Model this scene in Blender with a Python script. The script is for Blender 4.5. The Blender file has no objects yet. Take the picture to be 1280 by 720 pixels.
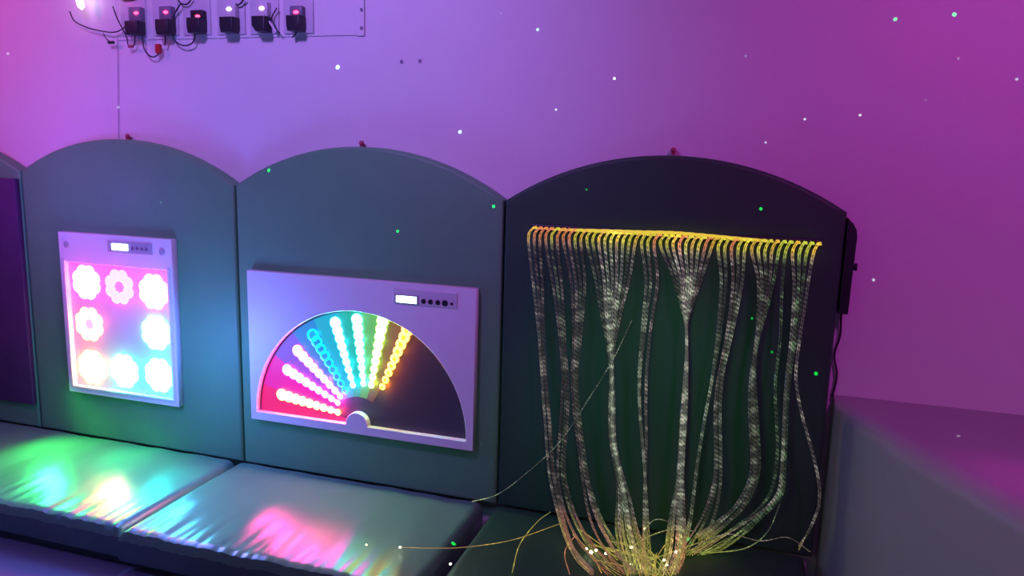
import bpy, bmesh, math, random
from mathutils import Vector, Matrix, noise
random.seed(7)
sc = bpy.context.scene
col = sc.collection
PI = math.pi

# ------------------------------------------------------------------ camera
F_PX, YAW, PITCH, ROLL = 942.47, -0.2975, 0.17088, 0.0286
CAM = Vector((2.734, -2.279, 1.161))
cy, sy, cp, sp, cr, sr = math.cos(YAW), math.sin(YAW), math.cos(PITCH), math.sin(PITCH), math.cos(ROLL), math.sin(ROLL)
FW = Vector((sy*cp, cy*cp, -sp)); R0 = Vector((cy, -sy, 0)); U0 = R0.cross(FW)
RT = R0*cr + U0*sr; UP = -R0*sr + U0*cr
cam = bpy.data.objects.new('camera', bpy.data.cameras.new('camera'))
col.objects.link(cam)
m = Matrix((RT, UP, -FW)).transposed().to_4x4(); m.translation = CAM
cam.matrix_world = m
cam.data.sensor_width = 36; cam.data.lens = F_PX/1280*36; cam.data.clip_start = .02
sc.camera = cam

def at(u, v, Y=None, Z=None):
    """the point of the plane y = Y (or z = Z) that the photograph shows at (u, v)"""
    d = FW + RT*((u-640)/F_PX) + UP*((360-v)/F_PX)
    t = (Y-CAM.y)/d.y if Z is None else (Z-CAM.z)/d.z
    return CAM + d*t

# ------------------------------------------------------------------ materials
def mat(name, color=(.5,.5,.5), rough=.5, metal=0, emit=None, strength=0, bump=None, vary=0, coat=0, alpha=1, trans=0, spec=.5):
    m = bpy.data.materials.new(name); m.use_nodes = True
    nt = m.node_tree; b = nt.nodes['Principled BSDF']
    b.inputs['Base Color'].default_value = (*color, 1)
    b.inputs['Roughness'].default_value = rough
    b.inputs['Metallic'].default_value = metal
    b.inputs['Coat Weight'].default_value = coat
    b.inputs['Specular IOR Level'].default_value = spec
    b.inputs['Transmission Weight'].default_value = trans
    b.inputs['Alpha'].default_value = alpha
    if emit:
        b.inputs['Emission Color'].default_value = (*emit, 1)
        b.inputs['Emission Strength'].default_value = strength
    tc = nt.nodes.new('ShaderNodeTexCoord')
    if vary:
        n = nt.nodes.new('ShaderNodeTexNoise'); n.inputs['Scale'].default_value = 9; n.inputs['Detail'].default_value = 4
        mx = nt.nodes.new('ShaderNodeMix'); mx.data_type = 'RGBA'
        mx.inputs[6].default_value = (*[c*(1-vary) for c in color], 1); mx.inputs[7].default_value = (*[min(1, c*(1+vary)) for c in color], 1)
        nt.links.new(tc.outputs['Object'], n.inputs['Vector']); nt.links.new(n.outputs['Fac'], mx.inputs[0])
        nt.links.new(mx.outputs[2], b.inputs['Base Color'])
    if bump:
        sc_, st, di = bump
        n = nt.nodes.new('ShaderNodeTexNoise'); n.inputs['Scale'].default_value = sc_; n.inputs['Detail'].default_value = 3
        bp = nt.nodes.new('ShaderNodeBump'); bp.inputs['Strength'].default_value = st; bp.inputs['Distance'].default_value = di
        nt.links.new(tc.outputs['Object'], n.inputs['Vector']); nt.links.new(n.outputs['Fac'], bp.inputs['Height'])
        nt.links.new(bp.outputs['Normal'], b.inputs['Normal'])
    return m

M = {}
M['wall'] = mat('painted_plaster', (.74,.70,.74), .75, bump=(14,.15,.004), vary=.03)
M['ceiling'] = mat('ceiling_paint', (.7,.7,.7), .8)
M['floor'] = mat('floor_vinyl', (.30,.30,.36), .45, bump=(30,.2,.002), vary=.06)
M['green'] = mat('green_padded_vinyl', (.12,.33,.175), .5, bump=(160,.12,.001), vary=.05, spec=.35)
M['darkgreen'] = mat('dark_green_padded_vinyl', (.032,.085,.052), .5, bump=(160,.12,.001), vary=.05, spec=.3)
M['white'] = mat('white_board', (.80,.78,.82), .42, bump=(60,.04,.001))
M['plate'] = mat('grey_display_plate', (.42,.40,.50), .4)
M['dark'] = mat('black_plastic', (.02,.018,.03), .4)
M['window'] = mat('smoked_window', (.06,.045,.08), .45)
M['paleback'] = mat('pale_diffuser', (.62,.58,.66), .4)
M['lcd'] = mat('lit_display', (.8,.9,1), .3, emit=(.75,.95,1), strength=3.2)
M['lip'] = mat('clear_plastic_edge', (.75,.74,.78), .2, coat=.5)
M['cable'] = mat('dark_cable', (.03,.02,.04), .5)
M['paleplastic'] = mat('pale_plastic', (.62,.58,.66), .4)
M['greyplastic'] = mat('grey_plastic', (.20,.17,.26), .4)
M['red'] = mat('red_plastic', (.5,.02,.03), .45)
M['hook'] = mat('dull_red_metal', (.42,.06,.12), .5)
M['screw'] = mat('screw_metal', (.25,.22,.3), .4, .6)
M['purplecarpet'] = mat('dark_purple_board', (.07,.02,.10), .6, bump=(240,.6,.002), vary=.25)
M['pad'] = mat('grey_padded_vinyl', (.42,.42,.42), .42, bump=(120,.15,.001), vary=.03)
M['pit'] = mat('padded_ledge_vinyl', (.34,.34,.34), .5, bump=(7,.1,.01), vary=.05)
M['edge'] = mat('bench_skirt_cloth', (.07,.13,.13), .8, bump=(200,.8,.003), vary=.2)
M['matgreen'] = mat('dark_green_mat', (.025,.085,.045), .45, bump=(60,.3,.002), vary=.05)
M['redled'] = mat('red_led', (.4,0,0), .3, emit=(1,.02,.06), strength=14)
M['pinkled'] = mat('warm_led', (.6,.3,.3), .3, emit=(1,.62,.6), strength=9)
M['whiteled'] = mat('white_led', (.6,.6,.6), .3, emit=(1,.95,.8), strength=7)
M['tube'] = mat('lit_lamp_tube', (1,1,1), .3, emit=(1,.80,1), strength=5)
M['wire'] = mat('pale_wire', (.42,.36,.46), .5)

def glow(name, c, s):
    return mat(name, tuple(min(1, x) for x in c), .4, emit=c, strength=s)

# satin cover with creases running from the wall to the front edge
def satin():
    m = mat('satin_vinyl', (.12,.27,.19), .29, 0, spec=.75)
    nt = m.node_tree; b = nt.nodes['Principled BSDF']
    tc = nt.nodes.new('ShaderNodeTexCoord'); mp = nt.nodes.new('ShaderNodeMapping'); mp.inputs['Scale'].default_value = (8,1.3,1); mp.inputs['Rotation'].default_value = (0,0,-.12)
    n = nt.nodes.new('ShaderNodeTexNoise'); n.inputs['Scale'].default_value = 1; n.inputs['Detail'].default_value = 1.5
    bp = nt.nodes.new('ShaderNodeBump'); bp.inputs['Strength'].default_value = .5; bp.inputs['Distance'].default_value = .012
    nt.links.new(tc.outputs['Object'], mp.inputs['Vector']); nt.links.new(mp.outputs[0], n.inputs['Vector'])
    nt.links.new(n.outputs['Fac'], bp.inputs['Height']); nt.links.new(bp.outputs['Normal'], b.inputs['Normal'])
    return m
M['satin'] = satin()

# side-glowing fibre: bright where it bends at the rail and where it lies on the mat, with painted glints between
def fibre_mat(name, top, mid, dim):
    m = bpy.data.materials.new(name); m.use_nodes = True
    nt = m.node_tree; b = nt.nodes['Principled BSDF']; L = nt.links.new
    b.inputs['Base Color'].default_value = (.10*dim+.03,.10*dim+.03,.08*dim+.03,1); b.inputs['Roughness'].default_value = .25
    g = nt.nodes.new('ShaderNodeNewGeometry'); s = nt.nodes.new('ShaderNodeSeparateXYZ'); L(g.outputs['Position'], s.inputs[0])
    up = nt.nodes.new('ShaderNodeMapRange'); up.inputs[1].default_value = .885; up.inputs[2].default_value = .925; L(s.outputs['Z'], up.inputs[0])
    lo = nt.nodes.new('ShaderNodeMapRange'); lo.inputs[1].default_value = .10; lo.inputs[2].default_value = .0; L(s.outputs['Z'], lo.inputs[0])
    n = nt.nodes.new('ShaderNodeTexNoise'); n.inputs['Scale'].default_value = 34; n.inputs['Detail'].default_value = 1
    mp = nt.nodes.new('ShaderNodeMapping'); mp.inputs['Scale'].default_value = (.8,.8,1.25); L(g.outputs['Position'], mp.inputs[0]); L(mp.outputs[0], n.inputs['Vector'])
    sp_ = nt.nodes.new('ShaderNodeMapRange'); sp_.inputs[1].default_value = .48; sp_.inputs[2].default_value = .68; sp_.inputs[3].default_value = .03+.10*dim; sp_.inputs[4].default_value = .16+.62*dim; L(n.outputs['Fac'], sp_.inputs[0])
    # glints put into the emission as short even dashes, imitating a twist catching light
    dz = nt.nodes.new('ShaderNodeVectorMath'); dz.operation = 'DOT_PRODUCT'; dz.inputs[1].default_value = (45,20,78); L(g.outputs['Position'], dz.inputs[0])
    fr = nt.nodes.new('ShaderNodeMath'); fr.operation = 'FRACT'; oi = nt.nodes.new('ShaderNodeObjectInfo'); of = nt.nodes.new('ShaderNodeMath'); of.operation = 'MULTIPLY_ADD'; of.inputs[1].default_value = 23; L(oi.outputs['Random'], of.inputs[0]); L(dz.outputs['Value'], of.inputs[2]); L(of.outputs[0], fr.inputs[0])
    ls = nt.nodes.new('ShaderNodeMath'); ls.operation = 'LESS_THAN'; ls.inputs[1].default_value = .42; L(fr.outputs[0], ls.inputs[0])
    md = nt.nodes.new('ShaderNodeMath'); md.operation = 'MULTIPLY_ADD'; md.inputs[1].default_value = .68; md.inputs[2].default_value = .32; L(ls.outputs[0], md.inputs[0])
    mm = nt.nodes.new('ShaderNodeMath'); mm.operation = 'MULTIPLY'; L(md.outputs[0], mm.inputs[0]); L(sp_.outputs[0], mm.inputs[1]); sp_ = mm
    a = nt.nodes.new('ShaderNodeMath'); a.operation = 'MULTIPLY_ADD'; a.inputs[1].default_value = .62; L(up.outputs[0], a.inputs[0]); L(sp_.outputs[0], a.inputs[2])
    a2 = nt.nodes.new('ShaderNodeMath'); a2.operation = 'MULTIPLY_ADD'; a2.inputs[1].default_value = .30; L(lo.outputs[0], a2.inputs[0]); L(a.outputs[0], a2.inputs[2])
    mxf = nt.nodes.new('ShaderNodeMath'); mxf.operation = 'MAXIMUM'; L(up.outputs[0], mxf.inputs[0]); L(lo.outputs[0], mxf.inputs[1])
    mx = nt.nodes.new('ShaderNodeMix'); mx.data_type = 'RGBA'; mx.inputs[6].default_value = (*mid, 1); mx.inputs[7].default_value = (*top, 1); L(mxf.outputs[0], mx.inputs[0])
    L(mx.outputs[2], b.inputs['Emission Color']); L(a2.outputs[0], b.inputs['Emission Strength'])
    return m
FM = {}
for tone, (top, mid) in enumerate([((1,.33,.10),(.60,.48,.44)), ((1,.60,.05),(.62,.58,.48)), ((.95,.80,.06),(.50,.60,.40)), ((.7,.75,.06),(.36,.62,.30))]):
    for dim in (0, 1, 2):
        FM[tone, dim] = fibre_mat('glowing_fibre', top, mid, (.25,.65,1.7)[dim])
M['rail'] = mat('glowing_fibre_rope', (.3,.25,.05), .4, emit=(.9,.68,.05), strength=.75)
M['tip'] = mat('fibre_tip', (.9,.9,.5), .3, emit=(1,1,.55), strength=5)

# ------------------------------------------------------------------ object helpers
def link(o, parent=None):
    col.objects.link(o)
    if parent: o.parent = parent
    return o
def tag(o, label=None, cat=None, group=None, kind=None):
    if label: o['label'] = label
    if cat: o['category'] = cat
    if group: o['group'] = group
    if kind: o['kind'] = kind
    return o
def thing(name, label, cat, loc=(0,0,0), group=None):
    o = bpy.data.objects.new(name, None); o.location = loc; o.empty_display_size = .05
    col.objects.link(o); return tag(o, label, cat, group)
def obj(name, bm, material, parent=None, smooth=True, loc=None):
    me = bpy.data.meshes.new(name); bm.normal_update(); bm.to_mesh(me); bm.free()
    mats = material if isinstance(material, (list, tuple)) else [material]
    for x in mats: me.materials.append(x)
    if smooth:
        for p in me.polygons: p.use_smooth = True
        me.set_sharp_from_angle(angle=math.radians(38))
    o = bpy.data.objects.new(name, me)
    if parent:
        me.transform(Matrix.Translation(-parent.location))
    elif loc is not None:
        me.transform(Matrix.Translation(-Vector(loc))); o.location = loc
    return link(o, parent)
def box(bm, x0, x1, y0, y1, z0, z1, bev=0, seg=2):
    t = bmesh.new(); bmesh.ops.create_cube(t, size=1)
    for v in t.verts: v.co = Vector(((x0+x1)/2+v.co.x*(x1-x0), (y0+y1)/2+v.co.y*(y1-y0), (z0+z1)/2+v.co.z*(z1-z0)))
    if bev: bmesh.ops.bevel(t, geom=t.edges[:], offset=bev, segments=seg, profile=.5, affect='EDGES')
    me = bpy.data.meshes.new('t'); t.to_mesh(me); t.free(); bm.from_mesh(me); bpy.data.meshes.remove(me)
    return bm
def bx(*a, **k): return box(bmesh.new(), *a, **k)
def outline(loops, y0, y1, bev=0, seg=3):
    """a slab in the x-z plane between y0 (front) and y1 (back), loops[1:] are holes"""
    cu = bpy.data.curves.new('t', 'CURVE'); cu.dimensions = '2D'; cu.fill_mode = 'BOTH'
    for lp in loops:
        s = cu.splines.new('POLY'); s.points.add(len(lp)-1); s.use_cyclic_u = True
        for p, (x, z) in zip(s.points, lp): p.co = (x, z, 0, 1)
    cu.extrude = (y1-y0)/2 - bev; cu.bevel_depth = bev; cu.bevel_resolution = seg; cu.offset = -bev
    o = bpy.data.objects.new('t', cu); col.objects.link(o)
    dg = bpy.context.evaluated_depsgraph_get(); me = bpy.data.meshes.new_from_object(o.evaluated_get(dg))
    bm = bmesh.new(); bm.from_mesh(me)
    bmesh.ops.remove_doubles(bm, verts=bm.verts[:], dist=1e-5)
    for v in bm.verts: v.co = Vector((v.co.x, (y0+y1)/2 - v.co.z, v.co.y))
    bpy.data.objects.remove(o); bpy.data.curves.remove(cu); bpy.data.meshes.remove(me)
    bmesh.ops.recalc_face_normals(bm, faces=bm.faces[:])
    return bm
def smooth_path(pts, n):
    """Catmull-Rom through pts, n points per span"""
    P = [Vector(p) for p in pts]; P = [P[0]*2-P[1]] + P + [P[-1]*2-P[-2]]; out = []
    for i in range(1, len(P)-2):
        for k in range(n):
            t = k/n; a, b, c, d = P[i-1:i+3]
            out.append(.5*((2*b)+(c-a)*t+(2*a-5*b+4*c-d)*t*t+(3*b-a-3*c+d)*t**3))
    out.append(P[-2]); return out
def tube(bm, pts, r, sides=6, caps=True):
    n = len(pts); rings = []
    rr = r if callable(r) else (lambda t: r)
    ref = Vector((.31,.2,.93))
    for i, p in enumerate(pts):
        d = (pts[min(i+1, n-1)]-pts[max(i-1, 0)])
        d = d.normalized() if d.length > 1e-9 else Vector((0,0,1))
        a = ref - d*ref.dot(d)
        if a.length < 1e-3: a = d.orthogonal()
        a.normalize(); ref = a; b = d.cross(a)
        q = rr(i/(n-1))
        rings.append([bm.verts.new(p + (a*math.cos(2*PI*k/sides)+b*math.sin(2*PI*k/sides))*q) for k in range(sides)])
    for i in range(n-1):
        for k in range(sides):
            bm.faces.new((rings[i][k], rings[i][(k+1)%sides], rings[i+1][(k+1)%sides], rings[i+1][k]))
    if caps:
        bm.faces.new(rings[0][::-1]); bm.faces.new(rings[-1])
    return bm
def ball(bm, c, r, sq=(1,1,1), seg=12):
    t = bmesh.ops.create_uvsphere(bm, u_segments=seg, v_segments=seg*2//3, radius=1)
    for v in t['verts']: v.co = Vector((c[0]+v.co.x*r*sq[0], c[1]+v.co.y*r*sq[1], c[2]+v.co.z*r*sq[2]))
    return bm
def disc(bm, c, r, depth, seg=24, y_out=0):
    """short round plug, axis along y, front at c.y - depth"""
    t = bmesh.ops.create_cone(bm, cap_ends=True, segments=seg, radius1=r, radius2=r*.9, depth=depth)
    for v in t['verts']: v.co = Vector((c[0]+v.co.x, c[1]-depth/2-v.co.z, c[2]+v.co.y))
    return bm

# ------------------------------------------------------------------ the room
WY = .062       # the wall behind the padding
FZ = -.15       # the floor
def struct(name, bm, m): return tag(obj(name, bm, m, smooth=False), kind='structure')
struct('wall_back', bx(-1.6, 5.2, WY, WY+.1, FZ, 2.7), M['wall'])
struct('floor', bx(-1.6, 5.2, -4.2, WY+.1, FZ-.1, FZ), M['floor'])
struct('wall_left', bx(-1.7, -1.6, -4.2, WY, FZ, 2.7), M['wall'])
struct('wall_right', bx(5.2, 5.3, -4.2, WY, FZ, 2.7), M['wall'])
struct('ceiling', bx(-1.6, 5.2, -4.2, WY, 2.7, 2.8), M['ceiling'])
# trunking with its end strip, behind the adapters
struct('trim_1', bx(.46, 1.452, WY-.004, WY, 1.548, 1.80, bev=.003), M['wall'])
struct('trim_2', bx(1.452, 1.482, WY-.007, WY, 1.545, 1.80, bev=.003), M['wall'])

# ------------------------------------------------------------------ padded wall panels
def panel(x0, x1, zl, zr, apex, y0, y1, bev, xa=None):
    g = .0025; n = 40
    xa = (x0+x1)/2 if xa is None else xa
    # circle through the two shoulders and the apex
    zc = (zl+zr)/2; h = apex-zc; w = (x1-x0)/2; R = (w*w+h*h)/(2*h)
    pts = [(x0+g, .0), (x1-g, .0)]
    for i in range(n+1):
        t = i/n; x = (x1-g) + (x0-x1+2*g)*t
        u = x-(x0+x1)/2
        z = math.sqrt(max(0, R*R-u*u)) - R + apex
        z += (zr-zc)*(u/w) if u > 0 else (zl-zc)*(-u/w)
        pts.append((x, z))
    return outline([pts], y0, y1, bev)
specs = [(-1.0, .004, 1.06, 1.055, 1.19, 'arched green padded wall panel at the left edge behind a dark purple board', 'green', (-.5,0,0)),
         (.006, .994, 1.055, 1.036, 1.188, 'arched green padded wall panel that carries the board of glowing rings', 'green', (.5,0,0)),
         (.996, 2.0, 1.036, 1.026, 1.183, 'arched green padded wall panel that carries the half-round fan of lights', 'green', (1.5,0,0)),
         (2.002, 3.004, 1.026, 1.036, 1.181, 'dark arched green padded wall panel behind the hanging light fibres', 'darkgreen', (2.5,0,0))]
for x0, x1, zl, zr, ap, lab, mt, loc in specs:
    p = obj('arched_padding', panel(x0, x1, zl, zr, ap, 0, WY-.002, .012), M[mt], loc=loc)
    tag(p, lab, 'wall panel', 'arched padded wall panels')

# dark board at the left
b = obj('mounted_board', bx(-.78, .0, -.022, -.0005, .105, 1.026, bev=.004), M['purplecarpet'], loc=(-.39,0,.105))
tag(b, 'dark purple rough board on the leftmost green panel, cut by the frame', 'board')
# light source box behind the right edge of the last panel
t = thing('light_source_box', 'dark box sticking out behind the right edge of the fibre panel', 'box', (3.03, .03, .75))
pts = [(3.0055,.752),(3.030,.752),(3.031,.86),(3.033,.97),(3.030,.99),(3.020,1.008),(3.0055,1.022)]
obj('housing', outline([pts], -.004, WY, .002), M['dark'], t)
bm = bmesh.new(); tube(bm, [Vector((3.030,.02,.885)), Vector((3.038,.02,.885)), Vector((3.043,.02,.885))], lambda q: .007+.004*(q > .4), 12)
obj('knob', bm, M['dark'], t)
# cord behind it
bm = bmesh.new(); tube(bm, smooth_path([(3.017,.045,.752),(3.022,.05,.68),(3.012,.05,.62),(3.024,.05,.56),(3.018,.05,.492)], 6), .003)
tag(obj('hanging_cable', bm, M['cable']), 'thin dark cord hanging below the box at the right panel edge', 'cord')

# ------------------------------------------------------------------ the ring light board
s1 = thing('ring_light_board', 'white board of eight glowing coloured rings around a square', 'light board', (.474, 0, .193))
X0, X1, Z0, Z1 = .208, .738, .193, .832
obj('face_board', outline([[(X0,Z0),(X1,Z0),(X1,Z1),(X0,Z1)], [(.236,.222),(.236,.716),(.716,.716),(.716,.222)]], -.030, -.0005, .002, 1), M['white'], s1, smooth=False)
obj('window_panel', bx(.238, .714, -.014, -.004, .224, .714), M['paleback'], s1, smooth=False)
bm = bmesh.new()
for a in ((.226,.236,.214,.724), (.716,.726,.214,.724), (.2365,.7155,.214,.222)): box(bm, a[0], a[1], -.036, -.0305, a[2], a[3], bev=.001)
obj('window_rim', bm, M['lip'], s1, smooth=False)
dp = obj('display_plate', bx(.449, .652, -.034, -.0305, .770, .812, bev=.001), M['plate'], s1, smooth=False)
d = bpy.data.objects.new
lc = bx(.470, .545, -.0375, -.0345, .779, .803, bev=.001)
o = obj('display_screen', lc, M['lcd'], s1, smooth=False)
for k in range(4):
    bm = disc(bmesh.new(), (.566+.021*k, -.0345, .789), .006, .003, 14); obj('button', bm, M['greyplastic'], s1)
for x in (.248, .696):
    bm = disc(bmesh.new(), (x, -.0305, .784), .013, .004, 16); obj('screw_cap', bm, M['plate'], s1)
# ring centres, core colour, whether the middle is lit
rings = [(.316,.640,(1,.09,.42),1), (.474,.634,(1,.09,.66),0), (.634,.628,(1,.10,.85),1),
         (.316,.474,(1,.30,.10),0), (.636,.470,(.09,.80,1),1),
         (.316,.300,(1,.62,.09),1), (.474,.302,(.09,1,.45),1), (.640,.304,(.08,1,.62),1)]
for i, (x, z, c, mid) in enumerate(rings):
    bm = bmesh.new(); R = .042 if mid else .045
    for k in range(8):
        a = 2*PI*(k+.5)/8
        ball(bm, (x+R*math.cos(a), -.016, z+R*math.sin(a)), .0285 if mid else .025, (1,.25,1), 12)
    if mid: ball(bm, (x, -.016, z), .032, (1,.3,1), 10)
    obj('ring_light', bm, glow('ring_glow_%d' % i, c, 14 if mid else 9), s1)

# ------------------------------------------------------------------ the fan light board
s2 = thing('fan_light_board', 'white board with a half-round fan of glowing coloured rays', 'light board', (1.49, 0, .19))
X0, X1, Z0, Z1 = 1.058, 1.924, .191, .742
cx, cz, R = 1.490, .222, .408
hole = [(cx+R*math.cos(PI*i/60), cz+R*math.sin(PI*i/60)) for i in range(61)]
kr = .043
hole += [(cx-kr, cz)] + [(cx+kr*math.cos(PI-PI*i/20), cz+.004+kr*math.sin(PI*i/20)) for i in range(0, 21)] + [(cx+kr, cz)]
obj('face_board', outline([[(X0,Z0),(X1,Z0),(X1,Z1),(X0,Z1)], hole], -.030, -.0005, .002, 1), M['white'], s2, smooth=False)
hb = [(cx+(R+.004)*math.cos(PI*i/60), cz-.003+(R+.004)*math.sin(PI*i/60)) for i in range(61)]
obj('fan_window', outline([hb], -.008, -.002, 0, 0), M['window'], s2, smooth=False)
obj('display_plate', bx(1.632, 1.86, -.033, -.0305, .672, .722, bev=.001), M['paleplastic'], s2, smooth=False)
obj('display_bezel', bx(1.640, 1.724, -.0345, -.0333, .673, .703), M['greyplastic'], s2, smooth=False)
obj('display_screen', bx(1.644, 1.718, -.0365, -.0348, .677, .700, bev=.001), M['lcd'], s2, smooth=False)
for k, x in enumerate((1.742, 1.767, 1.793, 1.818, 1.842)):
    bm = disc(bmesh.new(), (x, -.0333, .6875), .0085 if k < 3 else (.0105 if k == 3 else .0045), .003, 14); obj('button', bm, M['dark'], s2)
# backlit sectors of the smoked window, one behind each lit ray
edges = [181, 165.5, 147.5, 130.5, 116, 101.5, 88, 73, 59]
sec = [(1.1,.0,.16), (.95,.0,.50), (.20,.09,.68), (.0,.26,.62), (.0,.48,.58), (.01,.44,.24), (.13,.47,.06), (.19,.05,.015)]
for i, c in enumerate(sec):
    a0, a1 = math.radians(edges[i]), math.radians(edges[i+1]); r1 = .402; r0 = .10 if i else .05
    lp = [(cx+r1*math.cos(a0+(a1-a0)*k/12), cz-.001+r1*math.sin(a0+(a1-a0)*k/12)) for k in range(13)]
    lp += [(cx+r0*math.cos(a1+(a0-a1)*k/6), cz-.001+r0*math.sin(a1+(a0-a1)*k/6)) for k in range(7)]
    g = glow('sector_glow_%d' % i, c, .75); nt = g.node_tree; bb = nt.nodes['Principled BSDF']
    bb.inputs['Base Color'].default_value = (.05,.04,.07,1)
    obj('lit_sector', outline([lp], -.0092, -.0081, 0, 0), g, s2, smooth=False)
rays = [((351,494),(421,516),(1,.34,.07),9,0), ((358,463),(421,504),(1,.07,.45),9,0), ((371,439),(424,496),(.62,.11,1),9,0),
        ((391,419),(431,488),(.0,.62,.95),1.6,1), ((418,404),(440,482),(.07,.75,1),9,0), ((445,400),(453,480),(.07,1,.55),9,0),
        ((477,402),(463,482),(.35,1,.08),9,0), ((508,413),(477,484),(1,.42,.05),5,2)]
for i, (a, b_, c, s, kind) in enumerate(rays):
    A = at(*a, Y=-.02); B = at(*b_, Y=-.02); n = 9; bm = bmesh.new()
    for k in range(n):
        t = k/(n-1); p = A.lerp(B, t); r = (.0215*(1-t)+.0115*t)
        if kind == 1:
            q = [p+Vector((math.cos(w)*r*.9, 0, math.sin(w)*r*.9)) for w in [2*PI*j/12 for j in range(13)]]
            tube(bm, q, .0035*(1-.4*t), 5, False)
        else:
            ball(bm, (p.x, -.014, p.z), r, (1,.3,1), 12)
    if kind == 1:
        pass
    if kind == 0: tube(bm, [Vector((A.x,-.012,A.z)), Vector((B.x,-.012,B.z))], lambda q: .009*(1-q)+.006*q, 8)
    obj('light_ray', bm, glow('ray_glow_%d' % i, c, s*1.8), s2)
    if kind == 2:
        bm = bmesh.new()
        for k in range(n):
            t = k/(n-1); p = A.lerp(B, t); r = (.010*(1-t)+.005*t)
            ball(bm, (p.x, -.0185, p.z), r, (1,.3,1), 10)
        obj('light_ray', bm, glow('ray_core', (1,.62,.02), 1.3), s2)

# ------------------------------------------------------------------ fibre curtain
fc = thing('fibre_optic_curtain', 'curtain of hanging light fibres glowing yellow along its top edge', 'fibre optic curtain', (2.52, -.02, .95))
NS = 46
x_a, x_b = 2.105, 2.932
# thick glowing rope behind the hooks
rp = [at(700,287,Y=-.012), at(760,288.5,Y=-.016), at(800,290,Y=-.022), at(840,291,Y=-.022), at(880,294,Y=-.02), at(925,298,Y=-.016), at(960,301,Y=-.012)]
bm = bmesh.new()
for s in range(4):
    q = [p + Vector((0, .003*math.cos(s*1.6+i*.5), .0030*math.sin(s*1.6+i*.6))) for i, p in enumerate(smooth_path(rp, 8))]
    tube(bm, q, lambda t: .0010+.0012*math.sin(PI*t), 6)
obj('top_rope', bm, M['rail'], fc)
obj('rail', bx(x_a-.01, x_b+.01, -.007, -.0008, .938, .958, bev=.002), M['dark'], fc, smooth=False)
# where the strands gather: photo columns of each bundle, as rows (v, u)
bund = {
 'a': [(340,676),(380,680),(480,681),(600,690),(650,704),(685,715),(716,742)],
 'b': [(340,700),(380,708),(480,708),(600,700),(650,712),(685,730),(716,765)],
 'c': [(340,728),(400,724),(480,716),(600,731),(650,744),(685,762),(716,790)],
 'd': [(340,752),(420,762),(480,765),(550,765),(620,780),(660,783),(690,792),(716,800)],
 'e': [(340,800),(400,797),(480,797),(600,807),(650,806),(690,806),(716,812)],
 'e2':[(340,812),(400,803),(480,806),(560,808),(640,803),(680,801),(716,800)],
 'f': [(340,852),(420,859),(480,857),(600,850),(660,846),(690,845),(716,835)],
 'g': [(340,893),(400,893),(480,888),(560,874),(640,862),(675,853),(700,842)],
 'h': [(340,905),(400,903),(480,896),(600,898),(640,888),(670,872),(698,850)],
 'i': [(340,955),(420,946),(480,940),(540,944),(600,946),(640,925),(664,890),(690,856)],
 'j': [(340,962),(420,972),(480,966),(560,972),(615,966),(650,935),(668,895),(692,860)],
 'k': [(340,998),(400,990),(480,982),(560,980),(620,975),(652,940),(672,905),(694,868)],
 'l': [(340,1000),(400,992),(480,990),(560,1012),(610,1025),(655,1018),(678,985),(674,915),(690,872)]}
order = ['a']*3 + ['b']*3 + ['c']*4 + ['d']*9 + ['e']*2 + ['e2']*1 + ['f']*9 + ['g']*2 + ['h']*3 + ['i']*5 + ['j']*1 + ['k']*3 + ['l']*1
rnd = random.Random(3)
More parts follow.
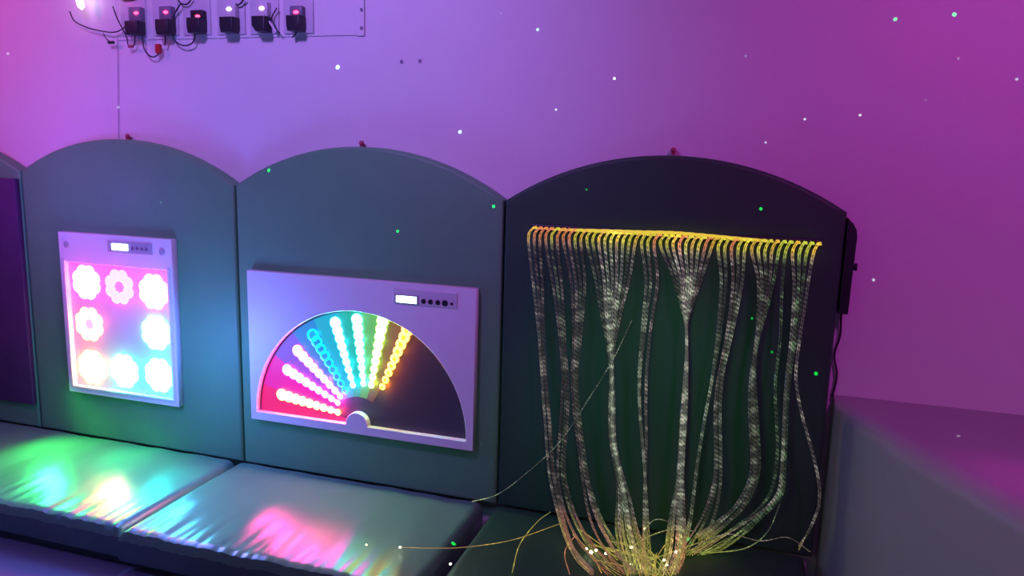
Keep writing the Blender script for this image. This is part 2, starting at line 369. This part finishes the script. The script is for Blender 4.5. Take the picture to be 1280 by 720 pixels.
for i in range(NS):
    t = i/(NS-1); x = x_a+(x_b-x_a)*t
    zz = .951
    key = order[i]; raw = bund[key]; path = []
    for v in (345,375,405,435,470,510,550,590,620,645,670,692,716):
        for (va, ua), (vb, ub) in zip(raw, raw[1:]):
            if va <= v <= vb: path.append((v, ua+(ub-ua)*(v-va)/(vb-va))); break
    hook = [Vector((x+.006, -.008, zz-.006)), Vector((x+.003, -.016, zz+.001)), Vector((x-.006, -.030, zz-.012)), Vector((x-.012, -.036, zz-.034))]
    jit = rnd.uniform(-1, 1); jit2 = rnd.uniform(-1, 1)
    P = hook
    same = [j for j in range(NS) if order[j] == key]; off = (same.index(i)-(len(same)-1)/2)
    for j, (v, u) in enumerate(path):
        cv = {'d': 450, 'f': 405, 'i': 430}.get(key, 490); g = min(1, max(0, (v-300)/(cv-300)))      # how far the strand has left its own place on the rail
        own = 665+(1018-665)*t - 3
        uu = own + (u-own)*g
        if v > 430: uu += (off*(.75 if key in 'df' else 2.2) + jit*(.6 if key in 'df' else 2.2))*min(1, (v-430)/80)
        if v > 590: uu += (jit2*7 + off*2.2)*min(1, (v-590)/90)
        w = (v-340)/380
        yy = -.040 - .05*w - .01*abs(jit)*w
        p = at(uu, v, Y=yy)
        if p.z < .012 or v > 660:
            p = at(uu, v, Z=.014+.03*rnd.random())
            p.y = min(p.y, -.03)
        P.append(p)
    C = smooth_path(P, 6)
    for _ in range(10): C[6:-1] = [(C[k-1]+C[k]*2+C[k+1])/4 for k in range(6, len(C)-1)]
    bm = bmesh.new(); ph = rnd.uniform(0, 6.28)
    for s in range(5):
        q = []; acc = 0
        for k, p in enumerate(C):
            if k: acc += (C[k]-C[k-1]).length
            spread = .0036 + .012*max(0, (k/len(C)-.84))*jit2*3
            w = ph + acc*45 + s*1.26
            q.append(p + Vector((math.cos(w)*spread, math.sin(w)*spread*.7, (s-2)*.004*max(0, k/len(C)-.85)*6)))
        tube(bm, q, lambda tt: (.0038 if s == 0 else .0020)-((.0038 if s == 0 else .0020)-.00075)*min(1, tt*9), 4, True)
    tone = 0 if t < .16 and i % 4 else (1 if i % 3 == 0 else (2 if t < .86 else 3))
    if .42 < t < .75 and i % 4 == 1: tone = 0
    br = 2 if key in 'df' and abs(off) < 2.6 else (1 if rnd.random() < .42 else 0)
    obj('fibre_strand', bm, FM[tone, br], fc)
# loose single fibres
loose = [[(790,400),(767,448),(735,500),(700,552),(660,590),(622,618),(590,627)],
         [(699,655),(640,675),(580,684),(540,685),(500,684)],
         [(688,640),(672,652),(650,680),(640,716)],
         [(858,690),(905,668),(950,676),(985,672),(1013,690)],
         [(860,668),(835,652),(818,650),(806,662)],
         [(870,664),(838,662),(808,672),(790,684)],
         [(880,676),(840,690),(812,700),(789,706)],
         [(862,690),(900,690),(935,684),(960,664),(975,630)],
         [(720,668),(706,690),(712,718)], [(716,668),(738,690),(752,716)], [(742,680),(770,692),(790,716)], [(725,662),(755,684),(772,700)]]
rl = random.Random(11)
for k in range(14):
    u = rl.uniform(735, 900); v = rl.uniform(676, 700); a = rl.uniform(-1, 1)
    loose.append([(u, v), (u+(815-u)*.35+a*12, v+rl.uniform(4,10)), (u+(815-u)*.75+a*20, v+rl.uniform(14,22)), (u+(815-u)*.9+a*30, 724)])
for k, L in enumerate(loose):
    P = []
    for (u, v) in L:
        p = at(u, v, Y=-.09)
        if p.z < .02: p = at(u, v, Z=.012)
        P.append(p)
    bm = bmesh.new(); tube(bm, smooth_path(P, 8), .0012 if k < 4 else .0016, 5)
    obj('fibre_strand', bm, FM[[2,1,2,1,2,2,2,3,0,1,2,2][k%12], 1], fc)
for k, (u, v, r) in enumerate([(739,690,.006),(745,688,.005),(733,686,.004),(806,661,.004),(816,650,.005),(789,684,.005),(789,706,.005),(458,681,.003),(500,684,.004),(563,705,.004),(830,700,.005),(845,690,.005),(833,706,.005),(896,668,.003),(757,692,.004)]):
    p = at(u, v, Z=.016); bm = ball(bmesh.new(), p, r, (1,1,.8), 8)
    obj('fibre_tip', bm, M['tip'], fc)

# ------------------------------------------------------------------ bench mats
def bench_mat(x0, x1, yf, crease, seed, seedge):
    """padded mat: closed shell, creased on top and gathered along the front edge"""
    bm = bmesh.new(); nx = int((x1-x0)*110); ny = 46; yb = -.004; z1 = 0; zb = FZ+.052
    g = []
    for i in range(nx+1):
        x = x0+(x1-x0)*i/nx; row = []
        ex = min(x-x0, x1-x)
        for j in range(ny+1):
            t = j/ny; y = yb+(yf-yb)*t
            s = max(0, (t-.55)/.45)
            w = noise.noise(Vector((x*9+y*1.5, y*1.2, seed)))*.004 + noise.noise(Vector((x*30+y*3, y*1.2, seed+5)))*.0035*s
            w += -abs(noise.noise(Vector((x*26, y*2, seed+9))))*.010*s*s
            z = z1 + crease*w
            dd = 1-t; rr = .03
            dist = min(ex, (y-yf) if True else 1)
            if dist < rr: z -= rr-math.sqrt(max(0, rr*rr-(rr-dist)**2))
            row.append(bm.verts.new((x, y, z)))
        g.append(row)
    for i in range(nx):
        for j in range(ny): bm.faces.new((g[i][j], g[i][j+1], g[i+1][j+1], g[i+1][j]))
    rim = [g[i][0] for i in range(nx+1)] + [g[nx][j] for j in range(1, ny+1)] + [g[i][ny] for i in range(nx-1, -1, -1)] + [g[0][j] for j in range(ny-1, 0, -1)]
    low = [bm.verts.new((v.co.x, v.co.y, zb)) for v in rim]
    n = len(rim)
    for k in range(n): bm.faces.new((rim[k], rim[(k+1)%n], low[(k+1)%n], low[k]))
    bm.faces.new(low)
    bmesh.ops.recalc_face_normals(bm, faces=bm.faces[:])
    for f in bm.faces:
        if abs(f.normal.z) < .35 and f.calc_center_median().y < yf+.004: f.material_index = 1
    return bm
MX = [(-1.1, .958, -.56, 1.0, 1.3, 'satin', 'shiny pale green bench mat at the left with green and yellow reflections and spot light'),
      (.966, 1.955, -.575, 1.15, 4.1, 'satin', 'shiny bench mat below the fan of lights with a pink reflection and spot light'),
      (1.995, 2.985, -.60, .6, 7.7, 'matgreen', 'dark green bench mat under the hanging light fibres')]
for x0, x1, yf, cr_, seed, mt, lab in MX:
    o = obj('bench_mat', bench_mat(x0, x1, yf, cr_, seed, 0), [M[mt], M['edge']], loc=((x0+x1)/2, yf/2, FZ+.05))
    tag(o, lab, 'mat', 'padded mats of the low bench')
b = obj('low_bench', bx(-1.1, 2.985, -.52, -.004, FZ, FZ+.051, bev=.004), M['edge'], loc=(.9,-.26,FZ))
tag(b, 'low dark bench base carrying the row of mats', 'bench base')
# pale pad at the right end of the bench
o = obj('floor_pad', bx(2.99, 3.10, -.75, -.34, FZ, .02, bev=.012, seg=3), M['pad'], loc=(3.04,-.5,FZ))
tag(o, 'small pale pad between the dark green mat and the tall grey block', 'pad')

# ------------------------------------------------------------------ padded block at the right
def block():
    bm = bmesh.new(); zt = .497
    pl = [(3.022,WY-.001),(3.022,-.02),(3.135,-.30),(3.30,-.62),(3.62,-1.22),(4.9,-1.22),(4.9,WY-.001)]
    bot = [bm.verts.new((x, y, FZ)) for x, y in pl]; top = [bm.verts.new((x, y, zt)) for x, y in pl]
    n = len(pl)
    for k in range(n): bm.faces.new((bot[k], bot[(k+1)%n], top[(k+1)%n], top[k]))
    bm.faces.new(top); bm.faces.new(bot[::-1])
    bmesh.ops.recalc_face_normals(bm, faces=bm.faces[:])
    ed = [e for e in bm.edges if all(v.co.z > zt-.01 for v in e.verts) and all(v.co.y < WY-.01 for v in e.verts)]
    bmesh.ops.bevel(bm, geom=ed, offset=.05, segments=8, profile=.5, affect='EDGES')
    return bm
o = obj('padded_block', block(), M['pit'], loc=(3.6,-.5,FZ))
tag(o, 'large grey padded block at the right, its top lit magenta', 'padded block')

# ------------------------------------------------------------------ adapters, cables and small wall things
AY = WY-.0045
def adapter(u0, u1, v0, v1, ul, vl, led, head, label, slant=0, sock=True):
    a = at(u0, v0, Y=AY-.03); c = at(u1, v1, Y=AY-.03); x0, x1, z0, z1 = a.x, c.x, c.z, a.z
    l = at(ul, vl, Y=AY-.035); cx_ = (x0+x1)/2
    t = thing('power_adapter', label, 'power adapter', (cx_, AY, z0), 'power adapters plugged in along the top of the wall')
    w = x1-x0
    pts = [(x0+.004+slant,z0),(x1-.004+slant*.5,z0),(x1+slant*.0,z0+.012),(x1,z1),(x0,z1),(x0,z0+.02)]
    obj('body', outline([pts], AY-.050, AY-.006, .004), M['dark'], t)
    obj('plug_head', bx(x0+.002, x1-.002, AY-.030, AY-.002, z1-.001, l.z+.022, bev=.004), M[head], t)
    bm = ball(bmesh.new(), (l.x, AY-.031, l.z), .0085, (1.15,.5,.62), 12); obj('indicator_light', bm, M[led], t)
    return t
AD = [(160,177,27,44,169,16,'redled','greyplastic','leftmost black power adapter with a pink light, beside the bright lamp',0),
      (198,215,25,44,206,15,'redled','greyplastic','black power adapter with a pink light above the red connector',0),
      (237,254,23,42,246,20,'redled','dark','black power adapter with a bright red light and a round cable loop',0),
      (278,295,22,41,285,11,'whiteled','paleplastic','black power adapter with a white light and square straight body',0),
      (318,335,21,40,326,10,'pinkled','paleplastic','tilted black power adapter with a warm light beside a white cable',.012),
      (361,378,20,39,369,15,'redled','greyplastic','rightmost black power adapter with a red light and short tail',0)]
for a in AD: adapter(*a)
sp_ = [(150,184),(190,224),(228,264),(271,307),(312,349),(354,392)]
for k, (u0, u1) in enumerate(sp_):
    a = at(u0, 0, Y=AY-.004); c = at(u1, 46-k*.6, Y=AY-.004)
    o = obj('wall_socket', bx(a.x, c.x, AY-.006, AY-.0003, c.z+.004, 1.74, bev=.002), M['paleplastic'], loc=((a.x+c.x)/2, AY, c.z))
    tag(o, 'pale wall socket plate behind the ' + ['leftmost', 'second', 'third', 'fourth', 'tilted fifth', 'rightmost'][k] + ' power adapter from the left', 'wall socket', 'socket plates on the trunking')
# extra small adapter just below the frame's top
a = at(152, -6, Y=AY-.012); c = at(168, 2, Y=AY-.012)
t = thing('signal_lamp', 'small red indicator lamp above the leftmost power adapter', 'indicator lamp', (a.x, AY, c.z))
obj('case', bx(a.x, c.x, AY-.018, AY-.006, c.z+.006, a.z+.03, bev=.003), M['red'], t)
bm = ball(bmesh.new(), ((a.x+c.x)/2, AY-.019, c.z+.012), .008, (1.5,.5,.7), 10); obj('lens', bm, M['redled'], t)

def cable(pts, r, label, mname='cable', name='hanging_cable', Y=AY-.02):
    P = [at(u, v, Y=Y if len(q) == 0 else q[0]) for (u, v, *q) in pts]
    bm = bmesh.new(); tube(bm, smooth_path(P, 8), r, 7)
    return tag(obj(name, bm, M[mname]), label, 'cable')
cable([(87,14),(93,26),(108,34),(128,39),(144,40),(156,34),(163,24)], .0024, 'long dark cable sagging from the bright lamp to the leftmost adapter')
cable([(178,44),(180,60),(186,69),(193,71),(200,66)], .0026, 'dark cable looping down into the red connector')
cable([(206,57),(207,50),(206,44)], .0024, 'short dark tail from the second adapter to the red connector')
cable([(226,4),(218,18),(214,34),(218,50),(230,57),(241,53),(244,42)], .0026, 'dark cable making a round loop below the third adapter')
cable([(141,8),(146,22),(152,34),(158,46),(160,56)], .0022, 'thin dark cable falling left of the leftmost adapter')
cable([(169,44),(168,55),(165,59)], .0022, 'short cable under the leftmost adapter with a pink tip')
cable([(221,-4),(226,4),(234,5),(240,-2)], .0026, 'dark cable loop at the top of the picture above the third adapter')
cable([(293,6),(300,5),(306,-3)], .003, 'thick dark cable end above the fourth adapter')
cable([(334,24),(340,32),(345,40)], .004, 'short white cable beside the tilted adapter', 'paleplastic')
cable([(346,10),(340,22),(344,34),(350,42)], .0022, 'thin dark cable right of the tilted adapter')
cable([(371,39),(369,43),(365,47)], .0022, 'short dark tail under the rightmost adapter')
cable([(129,41),(132,47),(137,52)], .0016, 'thin wire hanging from the long sagging cable')
cable([(147,46,WY-.004),(147.5,100,WY-.004),(148,172,WY-.004)], .0012, 'thin wire running down the wall to the top of the ring light panel', 'wire')
p = at(198, 61, Y=AY-.02); t = obj('hanging_connector', bx(p.x-.011, p.x+.011, p.y-.008, p.y+.008, p.z-.017, p.z+.017, bev=.005), M['red'], loc=p)
tag(t, 'red plastic connector hanging in a cable loop', 'connector')
p = at(164, 58, Y=AY-.02); t = obj('hanging_connector', bx(p.x-.012, p.x+.008, p.y-.005, p.y+.005, p.z-.005, p.z+.005, bev=.002), M['hook'], loc=p)
tag(t, 'small dull pink connector under the leftmost adapter', 'connector')
p = at(139, 53, Y=AY-.02); t = obj('hanging_connector', bx(p.x-.013, p.x+.013, p.y-.005, p.y+.005, p.z-.005, p.z+.005, bev=.002), M['dark'], loc=p)
tag(t, 'small dark barrel connector at the end of the thin wire', 'connector')
# bright lamp at the top left
t = thing('tube_lamp', 'bright white glowing lamp tube at the top left of the wall', 'lamp', (.33, .0, 1.66))
A = at(94, -22, Y=.012); B = at(102.5, 12, Y=.012)
bm = bmesh.new(); tube(bm, [A.lerp(B, k/10) for k in range(11)], lambda q: .0125*(1 if q < .8 else math.sqrt(max(.02, 1-((q-.8)/.2)**2))), 14)
obj('glass_tube', bm, M['tube'], t)
obj('lamp_holder', bx(A.x-.03, A.x+.012, .0, WY-.012, A.z, A.z+.06, bev=.006), M['paleplastic'], t)
# hooks above the arches
for (u, v), lab in (((161,171), 'small red hook on the wall above the ring light panel'), ((453,180), 'small red hook on the wall above the fan light panel'), ((842,189), 'dark red hook on the wall above the fibre curtain panel')):
    p = at(u, v, Y=WY-.01); bm = bmesh.new(); ball(bm, (p.x, WY-.016, p.z+.003), .0085, (1,1,1), 12)
    bm2 = bm; tube(bm, [Vector((p.x, WY-.001, p.z-.004)), Vector((p.x, WY-.02, p.z-.006))], .006, 8)
    tag(obj('wall_hook', bm, M['hook'], loc=(p.x, WY, p.z)), lab, 'hook', 'hooks above the padded panels')
for (u, v), lab in (((502,77), 'left one of two screw heads side by side on the bare wall'), ((525,76), 'right one of two screw heads side by side on the bare wall'), ((452,12), 'upper screw head on the narrow end strip of the trunking'), ((452,35), 'lower screw head on the narrow end strip of the trunking')):
    Y = WY-.0005 if u > 460 else WY-.0075
    p = at(u, v, Y=Y); bm = disc(bmesh.new(), (p.x, Y, p.z), .0055, .003, 12)
    tag(obj('mounting_screw', bm, M['screw'], loc=(p.x, Y, p.z)), lab, 'screw', 'screw heads on the wall')

# ------------------------------------------------------------------ lights
def lamp(kind, name, loc, color, power, radius=.1, target=None, angle=60, blend=1.0):
    l = bpy.data.lights.new(name, kind); l.color = color; l.energy = power
    if kind in ('SPOT', 'POINT'): l.shadow_soft_size = radius
    if kind == 'SPOT': l.spot_size = math.radians(angle); l.spot_blend = blend
    o = bpy.data.objects.new(name, l); o.location = loc
    if target is not None: o.rotation_euler = (Vector(target)-Vector(loc)).to_track_quat('-Z', 'Y').to_euler()
    col.objects.link(o); return o
lamp('SPOT', 'pink_spot', (-.5,-1.5,2.4), (1,.10,.75), 82, .15, (-.35,.06,1.5), 72)
lamp('SPOT', 'violet_spot', (1.35,-1.7,2.5), (.46,.21,1), 145, .15, (1.3,.06,1.5), 80)
lamp('SPOT', 'magenta_spot', (3.6,-1.6,2.4), (1,.07,1), 60, .15, (3.3,.06,1.0), 90)
lamp('SPOT', 'blue_floor_spot', (.6,-1.8,1.6), (.22,.16,1), 30, .1, (.5,-.75,-.15), 60)
lamp('SPOT', 'magenta_glow_spot', (3.9,-.9,1.4), (1,.03,.75), 16, .03, (3.40,-.47,.49), 18)
lamp('SPOT', 'block_fill_spot', (1.7,-2.7,1.3), (1,1,.70), 13, .3, (3.45,-.6,.15), 40)  # added fill spot that brightens the face of the grey block
lamp('SPOT', 'green_panel_spot', (2.5,-1.0,.9), (.25,1,.42), 10, .1, (2.47,0,.40), 58)  # added spot out in front, tints the panel behind the fibres green

RG = [(1,.03,.35),(1,.02,.6),(.85,.06,1),(1,.10,.12),(.10,.4,1),(1,.45,.05),(.05,1,.45),(0,.8,.8)]
# light of the LED rings and rays on their own board (point lamps added just in front of the LEDs)
for i, (x, z, c, mid) in enumerate(rings):
    lamp('POINT', 'ring_led', (x, -.055, z), RG[i], .55, .02)
for i, (a, b_, c, s, kind) in enumerate(rays):
    for t in (.0, .33, .66, 1.0):
        p = at(*a, Y=-.024).lerp(at(*b_, Y=-.024), t)
        lamp('POINT', 'ray_led', (p.x, -.024, p.z), [(1,.02,.05),(1,.0,.45),(.45,.12,1),(.0,.45,1),(.0,.85,1),(.05,1,.55),(.35,1,.05),(1,.22,.0)][i], [.30,.30,.25,.10,.25,.25,.25,.35][i], .008)
lamp('POINT', 'blue_fill_point', (.90,-.34,.42), (.10,.22,1), 12, .12)  # added lamp in mid-air, spreads blue over the panels beside the ring board
lamp('POINT', 'violet_fill_point', (.22,-.40,1.0), (.25,.12,1), 5, .12)  # added lamp in mid-air, tints the top of the ring panel violet-blue
for (x, z, u, v, c, w, ang) in ((.10,.24,70,580,(.03,1,.16),26,104), (.40,.24,170,575,(.03,1,.30),14,66), (.40,.21,152,612,(1,.60,.15),3.5,34), (.45,.21,120,622,(1,.62,.30),5,30),
                            (.62,.21,228,600,(.0,1,.95),12,38), (.72,.21,252,658,(.05,.6,1),10,24), (1.16,.24,352,660,(1,.04,.30),12,30), (1.25,.24,400,684,(1,.04,.45),9,22)):
    lamp('SPOT', 'bench_patch_spot', (x, -.06, z), c, w*.6, .045, at(u, v, Z=0), ang)  # added spots that throw coloured patches on the mats, imitating board reflections

# laser star projector hung behind the camera: a lamp whose beams leave in many narrow directions
LP = Vector((2.3,-2.7,2.1))
dots = [(422,84,3.0,4,0),(575,165,2.5,3,0),(672,37,2,2,0),(695,137,1.7,1,1),(768,98,2,2,1),(1119,24,2.2,1,2),(1193,18,2.4,1.2,2),(1271,99,1.8,.6,1),
        (1006,149,1.8,.9,1),(1075,144,1.8,.9,1),(957,178,1.6,.7,1),(932,70,1.6,.2,1),(148,134,1.8,1,1),(10,67,1.8,.8,1),(336,213,2.2,1,2),(617,258,2.2,1,2),
        (497,289,1.8,1,2),(733,237,1.3,.5,2),(951,261,2.2,1,2),(1020,467,2.5,1.3,2),(965,440,1.8,.6,2),(1092,350,2,.8,1),(1198,545,2.2,1,1),(864,680,3.5,1.4,2),
        (565,677,2.4,1.4,2),(439,141,1.5,.2,1),(201,253,1.6,.5,1),(602,555,1.4,.4,1),(626,17,1.3,.3,1),(1198,73,1.8,.2,1),(1157,125,1.3,.15,1),(940,398,1.5,.8,2),(498,181,1.2,.1,1),(860,120,1.3,.12,1)]
def surface(u, v):
    p = at(u, v, Y=WY)
    q = at(u, v, Y=0)
    k = int(q.x//1)
    if 0 <= q.x < 3:
        s = q.x-k-.5; top = 1.035+.15*(1-(s*2)**2)
        if q.z < top: p = q
    if p.z < 0 and u < 1018: p = at(u, v, Z=0)
    if u > 1040 and v > 500: p = at(u, v, Z=.497)
    return p
ll = bpy.data.lights.new('laser_projector', 'POINT'); ll.energy = 1; ll.shadow_soft_size = 0; ll.use_nodes = True
nt = ll.node_tree; em = nt.nodes.get('Emission') or nt.nodes.new('ShaderNodeEmission'); tc = nt.nodes.new('ShaderNodeTexCoord')
em.inputs['Strength'].default_value = 1.0
cols = {0:(.25,1,.75), 1:(.6,1,.85), 2:(.0,7,.8)}
prev = None
for (u, v, r, amp, ck) in dots:
    p = surface(u, v); d = (p-LP); dist = d.length; d.normalize()
    eps = (r*.80/F_PX)*(p-CAM).length/dist
    dn = nt.nodes.new('ShaderNodeVectorMath'); dn.operation = 'DISTANCE'; dn.inputs[1].default_value = LASER_SIGN*d if 'LASER_SIGN' in globals() else d
    nt.links.new(tc.outputs['Normal'], dn.inputs[0])
    mr = nt.nodes.new('ShaderNodeMapRange'); mr.inputs[1].default_value = eps*1.15; mr.inputs[2].default_value = eps*.7
    nt.links.new(dn.outputs['Value'], mr.inputs[0])
    vs = nt.nodes.new('ShaderNodeVectorMath'); vs.operation = 'SCALE'; vs.inputs[0].default_value = tuple(x*amp*(8 if ck < 2 or p.y < WY-.01 else 3) for x in cols[ck]); nt.links.new(mr.outputs[0], vs.inputs['Scale'])
    if prev is None: prev = vs
    else:
        ad = nt.nodes.new('ShaderNodeVectorMath'); nt.links.new(prev.outputs[0], ad.inputs[0]); nt.links.new(vs.outputs[0], ad.inputs[1]); prev = ad
nt.links.new(prev.outputs[0], em.inputs['Color'])
em.inputs['Strength'].default_value = 60
lo = bpy.data.objects.new('laser_projector', ll); lo.location = LP; col.objects.link(lo)

# ------------------------------------------------------------------ world and view
w = bpy.data.worlds.new('ambient_fill'); sc.world = w; w.use_nodes = True  # uniform world light added as a faint ambient fill
w.node_tree.nodes['Background'].inputs[0].default_value = (.5,.35,.6,1); w.node_tree.nodes['Background'].inputs[1].default_value = .05
sc.view_settings.view_transform = 'Standard'; sc.view_settings.look = 'None'
sc.view_settings.exposure = 0; sc.view_settings.gamma = 1; sc.view_settings.use_curve_mapping = False
sc.cycles.max_bounces = 5; sc.cycles.sample_clamp_indirect = 4
